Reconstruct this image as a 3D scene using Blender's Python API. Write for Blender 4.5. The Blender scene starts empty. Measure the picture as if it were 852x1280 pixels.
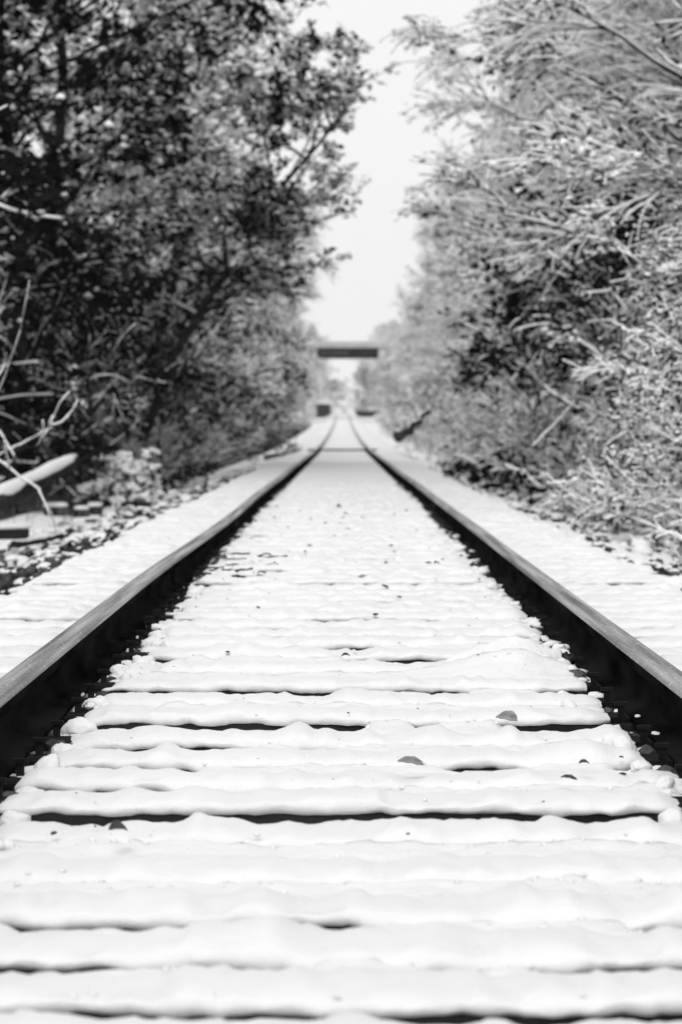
import bpy, math, random
import numpy as np

R = math.radians
rng = np.random.default_rng(7)
random.seed(7)
scene = bpy.context.scene
COL = scene.collection

# ------------------------------------------------------------------ noise
def _hash(ix, iy, iz, seed):
    h = (ix.astype(np.int64) * 374761393 + iy.astype(np.int64) * 668265263 + iz.astype(np.int64) * 2147483647 + seed * 1442695041) & 0xffffffff
    h = (h ^ (h >> 13)) * 1274126177 & 0xffffffff
    h = (h ^ (h >> 16)) * 2246822519 & 0xffffffff
    h = h ^ (h >> 15)
    return (h & 0xffffff) / float(0xffffff)

def noise(x, y, z=0.0, seed=0):
    x, y, z = np.broadcast_arrays(np.asarray(x, float), np.asarray(y, float), np.asarray(z, float))
    ix, iy, iz = np.floor(x), np.floor(y), np.floor(z)
    fx, fy, fz = x - ix, y - iy, z - iz
    fx, fy, fz = [f * f * (3 - 2 * f) for f in (fx, fy, fz)]
    r = 0
    for a in (0, 1):
        for b in (0, 1):
            for c in (0, 1):
                w = (fx if a else 1 - fx) * (fy if b else 1 - fy) * (fz if c else 1 - fz)
                r = r + w * _hash(ix + a, iy + b, iz + c, seed)
    return r * 2 - 1

def fbm(x, y, z=0.0, seed=0, octv=3):
    s, a, t = 0, 1.0, 0
    for k in range(octv):
        f = 2.03 ** k
        s = s + a * noise(np.asarray(x) * f, np.asarray(y) * f, np.asarray(z) * f, seed + k * 17)
        t += a
        a *= .5
    return s / t

def sstep(a, b, x):
    t = np.clip((np.asarray(x, float) - a) / (b - a), 0, 1)
    return t * t * (3 - 2 * t)

# ------------------------------------------------------------------ track profile (rail top height along the line)
_PD = np.array([-60, 0, 60, 95, 130, 180, 240, 300, 380, 451, 480, 520, 600, 3000.])
_PZ = np.array([0, 0, 0, .0, .06, .28, .62, 1.04, 1.80, 2.60, 2.66, 2.3, 1.0, 1.0])
def P(y):
    y = np.asarray(y, float)
    k = np.linspace(-6, 6, 7)
    return sum(np.interp(y + d, _PD, _PZ) for d in k) / 7

CAMH = .563

# ------------------------------------------------------------------ mesh helpers
def mesh_np(name, V, F, smooth=False):
    """V (n,3); F list of arrays, each (m,k)"""
    if not isinstance(F, (list, tuple)):
        F = [F]
    F = [np.asarray(f, np.int32) for f in F if len(f)]
    me = bpy.data.meshes.new(name)
    V = np.asarray(V, np.float32)
    me.vertices.add(len(V)); me.vertices.foreach_set('co', V.ravel())
    loops = np.concatenate([f.ravel() for f in F]) if F else np.zeros(0, np.int32)
    tot = np.concatenate([np.full(len(f), f.shape[1], np.int32) for f in F])
    start = np.concatenate([[0], np.cumsum(tot)[:-1]]).astype(np.int32)
    me.loops.add(len(loops)); me.loops.foreach_set('vertex_index', loops)
    me.polygons.add(len(tot)); me.polygons.foreach_set('loop_start', start)
    me.polygons.foreach_set('use_smooth', np.full(len(tot), smooth, bool))
    me.update(calc_edges=True)
    return me

class MB:
    def __init__(s): s.V = []; s.F = []; s.n = 0
    def add(s, V, *Fs):
        V = np.asarray(V, float).reshape(-1, 3)
        s.V.append(V)
        for F in Fs:
            F = np.asarray(F, np.int64)
            if len(F): s.F.append(F + s.n)
        s.n += len(V)
    def build(s, name, mat, parent=None, smooth=False):
        by = {}
        for f in s.F: by.setdefault(f.shape[1], []).append(f)
        me = mesh_np(name, np.concatenate(s.V), [np.concatenate(v) for v in by.values()], smooth)
        me.materials.append(mat)
        return obj(name, me, parent)

def obj(name, me, parent=None, loc=(0, 0, 0)):
    o = bpy.data.objects.new(name, me); COL.objects.link(o)
    o.location = loc
    if parent: o.parent = parent
    return o

def tag(o, label=None, cat=None, group=None, kind=None):
    if label: o['label'] = label
    if cat: o['category'] = cat
    if group: o['group'] = group
    if kind: o['kind'] = kind
    return o

def thing(name, label, cat, loc=(0, 0, 0), group=None):
    o = bpy.data.objects.new(name, None); COL.objects.link(o)
    o.location = loc; o.empty_display_size = .2
    return tag(o, label, cat, group)

def copy_tree(o, parent=None):
    c = o.copy(); COL.objects.link(c)
    if parent: c.parent = parent
    for ch in [x for x in o.children]: copy_tree(ch, c)
    return c

BOXF = np.array([[0, 1, 3, 2], [4, 6, 7, 5], [0, 4, 5, 1], [2, 3, 7, 6], [0, 2, 6, 4], [1, 5, 7, 3]])
def box(mb, x0, x1, y0, y1, z0, z1):
    mb.add([(x, y, z) for x in (x0, x1) for y in (y0, y1) for z in (z0, z1)], BOXF)

def grid_faces(nr, nc):
    i = np.arange(nr - 1)[:, None]; j = np.arange(nc - 1)[None]
    a = i * nc + j
    return np.stack([a, a + 1, a + nc + 1, a + nc], -1).reshape(-1, 4)

def tubes(mb, Pts, Rad, sides=4, flat=1.0, caps=True):
    """Pts (p,N,3), Rad (p,N)"""
    Pts = np.asarray(Pts, float); Rad = np.broadcast_to(np.asarray(Rad, float), Pts.shape[:2])
    T = np.gradient(Pts, axis=1)
    T /= np.linalg.norm(T, axis=-1, keepdims=True) + 1e-9
    ref = np.array([.31, .17, .93]); ref /= np.linalg.norm(ref)
    A = np.cross(T, ref); A /= np.linalg.norm(A, axis=-1, keepdims=True) + 1e-9
    B = np.cross(A, T)
    ang = np.arange(sides) / sides * 2 * math.pi
    ring = Pts[:, :, None] + Rad[:, :, None, None] * (A[:, :, None] * np.cos(ang)[None, None, :, None] + flat * B[:, :, None] * np.sin(ang)[None, None, :, None])
    p, N = Pts.shape[:2]
    V = ring.reshape(-1, 3)
    i = np.arange(p)[:, None, None] * N * sides; j = np.arange(N - 1)[None, :, None] * sides; k = np.arange(sides)[None, None]
    k2 = (k + 1) % sides
    a = i + j + k; b = i + j + k2
    F = np.stack([a, b, b + sides, a + sides], -1).reshape(-1, 4)
    Fs = [F]
    if caps:
        c0 = (np.arange(p)[:, None] * N * sides + np.arange(sides)[None])[:, ::-1]
        c1 = np.arange(p)[:, None] * N * sides + (N - 1) * sides + np.arange(sides)[None]
        Fs += [np.concatenate([c0, c1])]
    mb.add(V, *Fs)

OCT_V = np.array([(1, 0, 0), (-1, 0, 0), (0, 1, 0), (0, -1, 0), (0, 0, 1), (0, 0, -1.)])
OCT_F = np.array([(0, 2, 4), (2, 1, 4), (1, 3, 4), (3, 0, 4), (2, 0, 5), (1, 2, 5), (3, 1, 5), (0, 3, 5)])
def rot_rand(n, tilt=1.0, r=None):
    r = r or rng
    a = r.uniform(0, 2 * math.pi, n); t = r.normal(0, tilt, n); b = r.uniform(0, 2 * math.pi, n)
    ca, sa = np.cos(a), np.sin(a)
    Z = np.zeros((n, 3, 3)); Z[:, 0, 0] = ca; Z[:, 0, 1] = -sa; Z[:, 1, 0] = sa; Z[:, 1, 1] = ca; Z[:, 2, 2] = 1
    X = np.zeros((n, 3, 3)); ct, st = np.cos(t), np.sin(t)
    X[:, 0, 0] = 1; X[:, 1, 1] = ct; X[:, 1, 2] = -st; X[:, 2, 1] = st; X[:, 2, 2] = ct
    W = np.zeros((n, 3, 3)); cb, sb = np.cos(b), np.sin(b)
    W[:, 0, 0] = cb; W[:, 0, 1] = -sb; W[:, 1, 0] = sb; W[:, 1, 1] = cb; W[:, 2, 2] = 1
    return W @ X @ Z

def blobs(mb, C, S, tilt=.3, base=(OCT_V, OCT_F)):
    n = len(C)
    if n == 0: return
    bv, bf = base
    S = np.asarray(S, float)
    M = rot_rand(n, tilt)
    V = np.einsum('nij,nkj->nki', M, bv[None] * S[:, None, :]) + np.asarray(C)[:, None]
    F = bf[None] + (np.arange(n) * len(bv))[:, None, None]
    mb.add(V.reshape(-1, 3), F.reshape(-1, bf.shape[1]))

def ico(sub=1, jitter=0., seed=0):
    t = (1 + 5 ** .5) / 2
    V = np.array([(-1, t, 0), (1, t, 0), (-1, -t, 0), (1, -t, 0), (0, -1, t), (0, 1, t), (0, -1, -t), (0, 1, -t), (t, 0, -1), (t, 0, 1), (-t, 0, -1), (-t, 0, 1)], float)
    F = [(0, 11, 5), (0, 5, 1), (0, 1, 7), (0, 7, 10), (0, 10, 11), (1, 5, 9), (5, 11, 4), (11, 10, 2), (10, 7, 6), (7, 1, 8), (3, 9, 4), (3, 4, 2), (3, 2, 6), (3, 6, 8), (3, 8, 9), (4, 9, 5), (2, 4, 11), (6, 2, 10), (8, 6, 7), (9, 8, 1)]
    V /= np.linalg.norm(V[0])
    V = list(V)
    for _ in range(sub):
        mid = {}; nf = []
        def m(a, b):
            k = (min(a, b), max(a, b))
            if k not in mid:
                v = V[a] + V[b]; V.append(v / np.linalg.norm(v)); mid[k] = len(V) - 1
            return mid[k]
        for a, b, c in F:
            x, y, z = m(a, b), m(b, c), m(c, a)
            nf += [(a, x, z), (b, y, x), (c, z, y), (x, y, z)]
        F = nf
    V = np.array(V)
    if jitter:
        V = V * (1 + jitter * np.random.default_rng(seed).uniform(-1, 1, len(V)))[:, None]
    return V, np.array(F)

# ------------------------------------------------------------------ materials (all neutral: a black and white world)
def mat(name, v0, v1=None, scale=5., rough=.9, metal=0., bump=0., bscale=40., spec=.3, detail=4, stretch=None, contrast=(.35, .65)):
    m = bpy.data.materials.new(name); m.use_nodes = True
    nt = m.node_tree; b = nt.nodes['Principled BSDF']
    b.inputs['Roughness'].default_value = rough; b.inputs['Metallic'].default_value = metal
    b.inputs['Specular IOR Level'].default_value = spec
    tc = nt.nodes.new('ShaderNodeTexCoord'); src = tc.outputs['Object']
    if stretch:
        mp = nt.nodes.new('ShaderNodeMapping'); mp.inputs['Scale'].default_value = stretch
        nt.links.new(src, mp.inputs[0]); src = mp.outputs[0]
    if v1 is None:
        b.inputs['Base Color'].default_value = (v0, v0, v0, 1)
    else:
        n = nt.nodes.new('ShaderNodeTexNoise'); n.inputs['Scale'].default_value = scale; n.inputs['Detail'].default_value = detail
        nt.links.new(src, n.inputs['Vector'])
        r = nt.nodes.new('ShaderNodeValToRGB')
        r.color_ramp.elements[0].position = contrast[0]; r.color_ramp.elements[0].color = (v0, v0, v0, 1)
        r.color_ramp.elements[1].position = contrast[1]; r.color_ramp.elements[1].color = (v1, v1, v1, 1)
        nt.links.new(n.outputs['Fac'], r.inputs[0]); nt.links.new(r.outputs[0], b.inputs['Base Color'])
    if bump:
        n2 = nt.nodes.new('ShaderNodeTexNoise'); n2.inputs['Scale'].default_value = bscale; n2.inputs['Detail'].default_value = 4
        nt.links.new(src, n2.inputs['Vector'])
        bp = nt.nodes.new('ShaderNodeBump'); bp.inputs['Strength'].default_value = bump; bp.inputs['Distance'].default_value = .01
        nt.links.new(n2.outputs['Fac'], bp.inputs['Height']); nt.links.new(bp.outputs[0], b.inputs['Normal'])
    return m

M = dict(
    snow=mat('snow', .66, .70, 3, .95, bump=.25, bscale=60, spec=.1),
    tree_snow=mat('tree_snow', .88, rough=1., spec=.0),
    leaf=mat('leaf', .003, .022, 2.5, 1., spec=.0),
    pale_leaf=mat('pale_leaf', .015, .09, 1.5, .9, spec=.05),
    bark=mat('bark', .012, .04, 6, .95, spec=.05, bump=.4, bscale=30),
    twig=mat('twig', .04, .10, 6, .95),
    wood=mat('old_wood', .008, .028, 8, .95, spec=.05, bump=.5, bscale=60, stretch=(.15, 1, 1)),
    stone=mat('ballast', .008, .09, 11, .95, spec=.08, bump=.5, bscale=60),
    rust=mat('rusty_steel', .003, .014, 9, 1., spec=.0, bump=.4, bscale=50, stretch=(1, .2, 1)),
    iron=mat('dark_iron', .006, .018, 20, .95, spec=.04),
    deadleaf=mat('dead_leaf', .12, .3, 25, .7),
    darkleaf=mat('dark_leaf', .02, .06, 25, .7),
    grass=mat('dry_grass', .06, .2, 2, .9),
    girder=mat('girder_steel', .01, .02, .8, .95, spec=.05),
    panel=mat('weathered_panel', .09, .12, .6, .95, spec=.05),
    concrete=mat('concrete', .3, .4, .6, .9),
)

# polished running surface of the rails: grey steel with long dark streaks and frost specks
def rail_top_mat():
    m = bpy.data.materials.new('rail_top'); m.use_nodes = True
    nt = m.node_tree; b = nt.nodes['Principled BSDF']
    L = nt.links.new
    tc = nt.nodes.new('ShaderNodeTexCoord')
    def nz(scale, st, detail=5):
        mp = nt.nodes.new('ShaderNodeMapping'); mp.inputs['Scale'].default_value = st
        L(tc.outputs['Object'], mp.inputs[0])
        n = nt.nodes.new('ShaderNodeTexNoise'); n.inputs['Scale'].default_value = scale; n.inputs['Detail'].default_value = detail
        L(mp.outputs[0], n.inputs['Vector']); return n.outputs['Fac']
    def ramp(src, p0, c0, p1, c1):
        r = nt.nodes.new('ShaderNodeValToRGB')
        r.color_ramp.elements[0].position = p0; r.color_ramp.elements[0].color = (c0,) * 3 + (1,)
        r.color_ramp.elements[1].position = p1; r.color_ramp.elements[1].color = (c1,) * 3 + (1,)
        L(src, r.inputs[0]); return r.outputs[0]
    streak = ramp(nz(30, (1.1, .016, 1)), .36, .07, .64, .36)
    frost = ramp(nz(110, (1, .5, 1), 3), .62, 0, .72, 1)
    mx = nt.nodes.new('ShaderNodeMix'); mx.data_type = 'RGBA'
    L(frost, mx.inputs[0]); L(streak, mx.inputs[6]); mx.inputs[7].default_value = (.75, .75, .75, 1)
    L(mx.outputs[2], b.inputs['Base Color'])
    b.inputs['Metallic'].default_value = .25
    L(ramp(nz(20, (2, .08, 1)), .3, .42, .7, .7), b.inputs['Roughness'])
    return m
M['rail_top'] = rail_top_mat()

# snow that thins out to bare ballast along the shoulders
def bed_mat():
    m = bpy.data.materials.new('snowy_bed'); m.use_nodes = True
    nt = m.node_tree; b = nt.nodes['Principled BSDF']; L = nt.links.new
    at = nt.nodes.new('ShaderNodeAttribute'); at.attribute_name = 'bare'
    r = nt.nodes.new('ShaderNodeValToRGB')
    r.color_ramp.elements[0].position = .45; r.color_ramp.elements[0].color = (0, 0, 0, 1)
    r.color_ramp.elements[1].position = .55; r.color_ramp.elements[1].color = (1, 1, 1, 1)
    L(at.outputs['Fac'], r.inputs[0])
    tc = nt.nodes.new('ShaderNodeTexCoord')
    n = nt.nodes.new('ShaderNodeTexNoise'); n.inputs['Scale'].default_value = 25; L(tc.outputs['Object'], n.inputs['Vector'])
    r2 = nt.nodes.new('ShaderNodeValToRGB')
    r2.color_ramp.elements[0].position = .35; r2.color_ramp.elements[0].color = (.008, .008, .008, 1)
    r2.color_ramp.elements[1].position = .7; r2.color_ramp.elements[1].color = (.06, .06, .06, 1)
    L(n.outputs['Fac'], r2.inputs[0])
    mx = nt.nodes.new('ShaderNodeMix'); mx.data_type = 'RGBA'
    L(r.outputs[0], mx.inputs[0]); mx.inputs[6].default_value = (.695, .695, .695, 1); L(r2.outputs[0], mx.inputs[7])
    L(mx.outputs[2], b.inputs['Base Color'])
    b.inputs['Roughness'].default_value = .95; b.inputs['Specular IOR Level'].default_value = .1
    n2 = nt.nodes.new('ShaderNodeTexNoise'); n2.inputs['Scale'].default_value = 70; L(tc.outputs['Object'], n2.inputs['Vector'])
    bp = nt.nodes.new('ShaderNodeBump'); bp.inputs['Strength'].default_value = .25; bp.inputs['Distance'].default_value = .01
    L(n2.outputs['Fac'], bp.inputs['Height']); L(bp.outputs[0], b.inputs['Normal'])
    return m
M['bed'] = bed_mat()

# ------------------------------------------------------------------ ties: where each front face stands, how far its gap is blown clear
TIES = [(3.62, .2, 0), (4.05, .35, 0), (4.47, .62, .002), (4.85, .66, .001), (5.26, .5, .0), (5.74, .22, -.001), (6.29, .12, -.001),
        (6.79, .95, .004), (7.27, .25, -.002), (7.74, .6, .001), (8.22, .42, 0), (8.9, .42, 0), (9.38, .3, -.001), (9.88, .72, .003),
        (10.55, .1, 0), (11.2, .5, .0), (11.75, .15, 0)]
yy = 12.25
while yy < 47:
    TIES.append((yy, float(np.clip(rng.normal(.42, .14), 0, .66)), float(rng.normal(0, .0035))))
    yy += .5 + rng.normal(0, .015)
# the well-cleared gap about sixteen metres out
k16 = min(range(len(TIES)), key=lambda i: abs(TIES[i][0] - 16.3)); TIES[k16] = (TIES[k16][0], 1.0, .004)
TIES0 = TIES; TIES = [(a * .96, b, c) for a, b, c in TIES0]
TW = .23
T_Y = np.array([t[0] for t in TIES]); T_D = np.array([t[1] for t in TIES]); T_Z = np.array([t[2] for t in TIES])
TIE_TOP = -.155
def rise(y):
    """snow and ties sit a little higher against the rails farther out"""
    return np.interp(y, [0, 8, 12, 20, 45, 4000], [0, 0, .018, .038, .045, .045])

def bare_amount(x, y):
    """0 snow .. 1 bare ballast"""
    ax = np.abs(x)
    b = np.zeros(np.broadcast(x, y).shape)
    # strip under and beside each rail
    e = .645 + .05 * fbm(x * 0 + np.sign(x) * 9, y * 2.6, seed=3) + .03 * noise(x * 0, y * 14, seed=4)
    b = np.maximum(b, sstep(0, .02, ax - e) * (1 - sstep(0, .02, ax - .80)))
    # shoulder beyond the tie ends
    n = fbm(x * 3.1, y * 1.15, seed=5, octv=4)
    n2 = fbm(x * 13, y * 6, seed=8, octv=2)
    left = (x < 0) * sstep(1.38, 1.5, ax) * (1 - sstep(2.3, 3.0, ax))
    right = (x > 0) * sstep(1.5, 1.7, ax) * (1 - sstep(2.2, 2.6, ax))
    near = 1 - sstep(19, 27, y) * .62 - sstep(45, 90, y) * .3
    b = np.maximum(b, left * sstep(-.18, .06, n * .8 + n2 * .45 + .36 * near - .12))
    b = np.maximum(b, right * sstep(-.1, .1, n * .8 + n2 * .5 - .08))
    return b

def gapmask(x, i):
    """1 where the gap in front of tie i is open"""
    d = T_D[i]
    n = fbm(x * 2.6 + i * 7.3, i * 3.1, seed=21, octv=5) * 1.15
    n = n + .9 * ((np.abs(T_Y[i] - 4.47 * .96) < .01) & (x < -.24) & (x > -.46)) + .5 * ((np.abs(T_Y[i] - 4.05 * .96) < .01) & (x < -.3))
    return sstep(-.12, .12, n + (d - .52) * 1.45)

def bed_height(x, y):
    x = np.asarray(x, float); y = np.asarray(y, float)
    ax = np.abs(x)
    i = np.clip(np.searchsorted(T_Y, y, side='right'), 0, len(T_Y) - 1)   # tie in front of which (farther) this point lies
    prev = np.clip(i - 1, 0, None)
    inprev = (y >= T_Y[prev]) & (y < T_Y[prev] + TW) & (prev < i)
    open_ = np.clip(gapmask(x, i), 0, 1)
    lvl = np.interp(y, T_Y, T_Z)
    lump = fbm(x * 9, y * 9, seed=31, octv=3)
    big = fbm(x * 3, y * 3, seed=32, octv=2)
    full = -.175 + .010 * lump + .006 * big + .005 * noise(x * 38, y * 38, seed=39)
    # the open slot is right against the far tie; the near part of the gap keeps a lumpy bank
    gap0 = T_Y[prev] + TW; gap1 = T_Y[i]
    t = np.clip((y - gap0) / np.maximum(gap1 - gap0, .05), 0, 1)
    low = -.215 + .014 * lump - .045 * sstep(.35, .75, t)
    strong = (T_D[i] >= .7) * 1.
    bank = full - open_ * (.009 + .008 * strong)
    edge = sstep(.52, .78, t)
    h = bank * (1 - open_ * edge) + low * open_ * edge
    h = np.where(inprev, -.185 - .035, h)
    h = np.where(y < T_Y[-1] + .3, h, -.160 + (.006 * lump + .004 * np.sin(y * 12.57)) * (1 - sstep(46, 66, y)))
    h = np.where(y < T_Y[0], -.165 + .01 * lump, h)
    h = h + lvl * (y < 46)
    # heaps against the right-hand rail and lumps at the margins
    h = h + .075 * np.exp(-((x - .50) / .13) ** 2 - ((y - 10.35) / .30) ** 2) + .04 * np.exp(-((x - .40) / .2) ** 2 - ((y - 10.2) / .25) ** 2)
    h = h + .022 * fbm(x * 14, y * 10, seed=38) * np.exp(-((x - .48) / .2) ** 2 - ((y - 10.3) / .35) ** 2)
    marg = sstep(.52, .62, ax) * (1 - sstep(.66, .70, ax))
    h = h + marg * .018 * (fbm(x * 16, y * 16, seed=33) + .3)
    # cleared trough along the rails
    b = bare_amount(x, y)
    tr = sstep(.64, .67, ax) * (1 - sstep(.79, .82, ax))
    h = h * (1 - tr) + tr * (-.225 + .015 * lump)
    # shoulder falls away beyond the tie ends
    out = ax - 1.40 - .05 * fbm(y * 4, np.sign(x) * 3, seed=35)
    fall = sstep(0, .14, out) * .07 + sstep(.1, 1.3, out) * .17
    h = h - fall * 1.0
    h = h + sstep(0, .3, out) * (.035 * fbm(x * 5, y * 4, seed=36, octv=4) + .02 * noise(x * 16, y * 12, seed=37))
    h = h - .012 * b * (ax > 1.3)
    return h + (.03 + rise(y)) * (1 - sstep(1.4, 2.4, ax)) + P(y)

def bed_sheet():
    ys = [3.2]
    while ys[-1] < 121: ys.append(ys[-1] + max(.014, .0030 * ys[-1]))
    ys = np.array(ys)
    xs = np.concatenate([np.arange(-3.2, -1.6, .03), np.arange(-1.6, 1.6, .016), np.arange(1.6, 3.21, .03)])
    X, Y = np.meshgrid(xs, ys)
    Z = bed_height(X, Y)
    edge = sstep(2.9, 3.2, np.abs(X)) * .1 
    me = mesh_np('snowy_trackbed', np.stack([X, Y, Z - edge], -1).reshape(-1, 3), grid_faces(len(ys), len(xs)), True)
    me.flip_normals() if me.polygons[0].normal.z < 0 else None
    a = me.attributes.new('bare', 'FLOAT', 'POINT'); a.data.foreach_set('value', bare_amount(X, Y).astype(np.float32).ravel())
    me.materials.append(M['bed'])
    tag(obj('trackbed_snow', me), kind='structure')
bed_sheet()

def ground_height(x, y):
    ax = np.abs(x)
    base = -.42 + .02 * fbm(x * .8, y * .5, seed=41)
    mid = -.185 * 1.0
    far_center = sstep(112, 120, y)
    c = (1 - sstep(1.35, 2.4, ax))
    near_dip = (1 - far_center) * c * .16
    h = base * (1 - c) + (-.095) * c - near_dip - (1 - far_center) * c * .09
    h = h + sstep(3.2, 8, ax) * .6 + sstep(8, 40, ax) * 2.0 + .12 * fbm(x * .35, y * .2, seed=42) * sstep(2.5, 6, ax)
    h = h - (1 - far_center) * .06 * (ax < 3.3)
    # beyond the bridge the land dips, then climbs to a low hill
    h = h + sstep(600, 1100, y) * 10 * (1 + .3 * noise(x * .004, y * .003, seed=44)) + sstep(150, 700, ax) * 10
    return h + P(y)

def ground():
    ys = np.concatenate([np.arange(-60, 0, 6), np.arange(0, 128, .8), np.arange(128, 200, 1.5), np.arange(200, 600, 5), np.arange(600, 2000, 40)])
    xr = np.concatenate([np.arange(0, 4, .2), np.arange(4, 12, .6), np.arange(12, 60, 4), np.arange(60, 900, 40)])
    xs = np.concatenate([-xr[:0:-1], xr])
    X, Y = np.meshgrid(xs, ys)
    me = mesh_np('snow_ground', np.stack([X, Y, ground_height(X, Y)], -1).reshape(-1, 3), grid_faces(len(ys), len(xs)), True)
    a = me.attributes.new('bare', 'FLOAT', 'POINT')
    b = bare_amount(X, Y) * (np.abs(X) > 1.2) * .0
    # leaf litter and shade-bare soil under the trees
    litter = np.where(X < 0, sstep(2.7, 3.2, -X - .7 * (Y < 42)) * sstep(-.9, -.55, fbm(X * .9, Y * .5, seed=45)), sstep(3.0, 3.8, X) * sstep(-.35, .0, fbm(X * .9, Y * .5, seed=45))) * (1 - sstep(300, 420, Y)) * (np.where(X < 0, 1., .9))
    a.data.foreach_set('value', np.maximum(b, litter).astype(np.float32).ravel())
    me.materials.append(M['bed'])
    tag(obj('snow_ground', me), kind='structure')
ground()

# ------------------------------------------------------------------ ties
ONES = ['', 'first', 'second', 'third', 'fourth', 'fifth', 'sixth', 'seventh', 'eighth', 'ninth', 'tenth', 'eleventh', 'twelfth', 'thirteenth',
        'fourteenth', 'fifteenth', 'sixteenth', 'seventeenth', 'eighteenth', 'nineteenth']
TENS = ['', '', 'twenty', 'thirty', 'forty', 'fifty', 'sixty', 'seventy', 'eighty', 'ninety']
def ordinal(n):
    if n < 20: return ONES[n]
    t, o = divmod(n, 10)
    return (TENS[t][:-1] + 'ieth') if o == 0 else TENS[t] + '-' + ONES[o]

def tie_cap(i, yf, z):
    """snow lying along the tie: one lumpy rounded bar per stretch, open beside the rails"""
    mb = MB()
    step = .011 if yf < 11 else .018 if yf < 20 else .03
    near_r = random.Random(i)
    for (x0, x1) in ((-.66, .66), (-1.42, -.80), (.80, 1.42)):
        x0 += near_r.uniform(-.02, .05); x1 += near_r.uniform(-.05, .02)
        xs = np.arange(x0, x1, step)
        n = len(xs)
        e = np.minimum(xs - x0, x1 - xs)
        endf = np.sqrt(np.clip(e / .05, 0, 1))
        th = .025 + .005 * fbm(xs * 3, i * 5.1, seed=51) + .009 * fbm(xs * 14, i * 3.7, seed=52, octv=2)
        lump = np.clip(noise(xs * 8, i * 9.7, seed=53) - .42, 0, 1) * .030 + np.clip(noise(xs * 19, i * 5.7, seed=60) - .3, 0, 1) * .014
        th = (th + lump) * (.25 + .75 * endf)
        lip = .006 * fbm(xs * 22, i * 2.3, seed=54) + .004
        sag = np.clip(fbm(xs * 5, i * 6.6, seed=55) - .1, 0, 1) * .014
        op = gapmask(xs, i) * (1. if yf < 12 or abs(yf - T_Y[k16]) < .01 else .7)
        lipn = fbm(xs * 18, i * 2.9, seed=58)
        prof = []   # (dy, dz) around, from front lip over the top to the back
        ww = TW / 2
        K = [(-ww + .03, -.004, 0), (-ww - .004, -.006, 1), (-ww - .013, .15, 1), (-ww - .010, .50, .5), (-ww + .012, .80, 0), (-ww + .05, .96, 0), (0, 1.04, 0),
             (ww - .05, .97, 0), (ww - .01, .75, 0), (ww + .012, .35, 0), (ww + .008, -.1, 0), (ww - .03, -.2, 0)]
        V = np.zeros((n, len(K), 3))
        dyn = .006 * fbm(xs * 8, i * 4.4, seed=56)
        for k, (dy, dz, fl) in enumerate(K):
            zz = dz * th if abs(dz) > .01 else dz + 0 * th
            zz = zz - fl * (lip + sag) * (1 - op) + (k < 4) * op * (.004 + .007 * lipn) * (1 if k < 3 else .6)
            jit = (.009 * noise(xs * 25, i * 3 + k * .7, seed=57) + .006 * noise(xs * 55, i * 3 + k * 1.3, seed=59)) * (1 if 1 < k < 10 else 0)
            V[:, k, 0] = xs; V[:, k, 1] = yf + TW / 2 + dy * (.80 + .2 * endf) - (dyn if k < 5 else -dyn * (k > 7)) + (k < 4) * op * (.008 + .012 * lipn); V[:, k, 2] = z + zz + jit * .6
        nc = len(K)
        F = grid_faces(n, nc)
        # close underside
        a = np.arange(n - 1) * nc
        F2 = np.stack([a + nc - 1, a, a + nc, a + 2 * nc - 1], -1)[:, ::-1]
        mb.add(V.reshape(-1, 3), np.concatenate([F, F2]), )
        mb.add(V[0], [list(range(nc))]); mb.add(V[-1], [list(range(nc))[::-1]])
    return mb

def add_ties():
    for i, (yf, d, dz) in enumerate(TIES):
        z = TIE_TOP + dz + float(P(yf)) + float(rise(yf))
        extra = {4.47: 'broken dark slot in front of it at lower left', 4.85: 'broken dark slot in front of it near the bottom',
                 6.79: 'long black gap running right along its front', 7.74: 'short dark slot before its middle', 9.88: 'dark gap along its right front'}.get(TIES0[i][0])
        if extra: lab = 'snow-covered wooden railway tie with a ' + extra
        else: lab = 'snow-covered wooden railway tie, the %s counting away from the camera' % ordinal(i + 1)
        if abs(yf - T_Y[k16]) < .01: lab = 'railway tie with a wide dark slot before its left half, beside fallen twigs'
        t = thing('railway_tie', lab, 'railway tie', (0, yf, z), 'wooden railway ties under the rails')
        mb = MB(); w = TW
        L = 1.30 + rng.uniform(-.02, .02)
        xs = np.linspace(-L, L, 15)
        V = []
        for x in xs:
            j = rng.normal(0, .0025, 4)
            V += [(x, 0 + j[0], -.16), (x, .004 + j[1], -.004), (x, .01, 0), (x, w - .01, 0 + j[2] * .2), (x, w - .004 + j[3], -.004), (x, w, -.16)]
        V = np.array(V); nc = 6
        a = []
        for r in range(len(xs) - 1):
            for c in range(nc):
                a.append((r * nc + c, r * nc + (c + 1) % nc, (r + 1) * nc + (c + 1) % nc, (r + 1) * nc + c))
        mb.add(V, a, [list(range(nc))[::-1]], [list(range((len(xs) - 1) * nc, len(xs) * nc))])
        mb.build('beam', M['wood'], t)
        cap = tie_cap(i, 0, .001).build('snow_cap', M['snow'], t, True)
        if i < 24:
            for s in (-1, 1):
                p = MB(); box(p, s * .753 - .17, s * .753 + .17, .03, .20, 0.001, .013)
                pl = p.build('tie_plate', M['iron'], t)
                for (ox, oy) in ((-.085, .05), (.085, .18)):
                    q = MB(); cx = s * .753 + ox
                    box(q, cx - .008, cx + .008, oy - .008, oy + .008, .013, .04)
                    box(q, cx - .016, cx + .016, oy - .013, oy + .013, .0405, .05)
                    q.build('spike', M['iron'], pl)
add_ties()
# a lone bare tie far down the line
t = thing('railway_tie', 'distant railway tie swept bare of snow, a thin dark line across the track', 'railway tie', (0, 104, float(P(104)) - .03))
mb = MB(); box(mb, -1.05, 1.0, 0, .9, -.1, 0); mb.build('beam', M['wood'], t)

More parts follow.
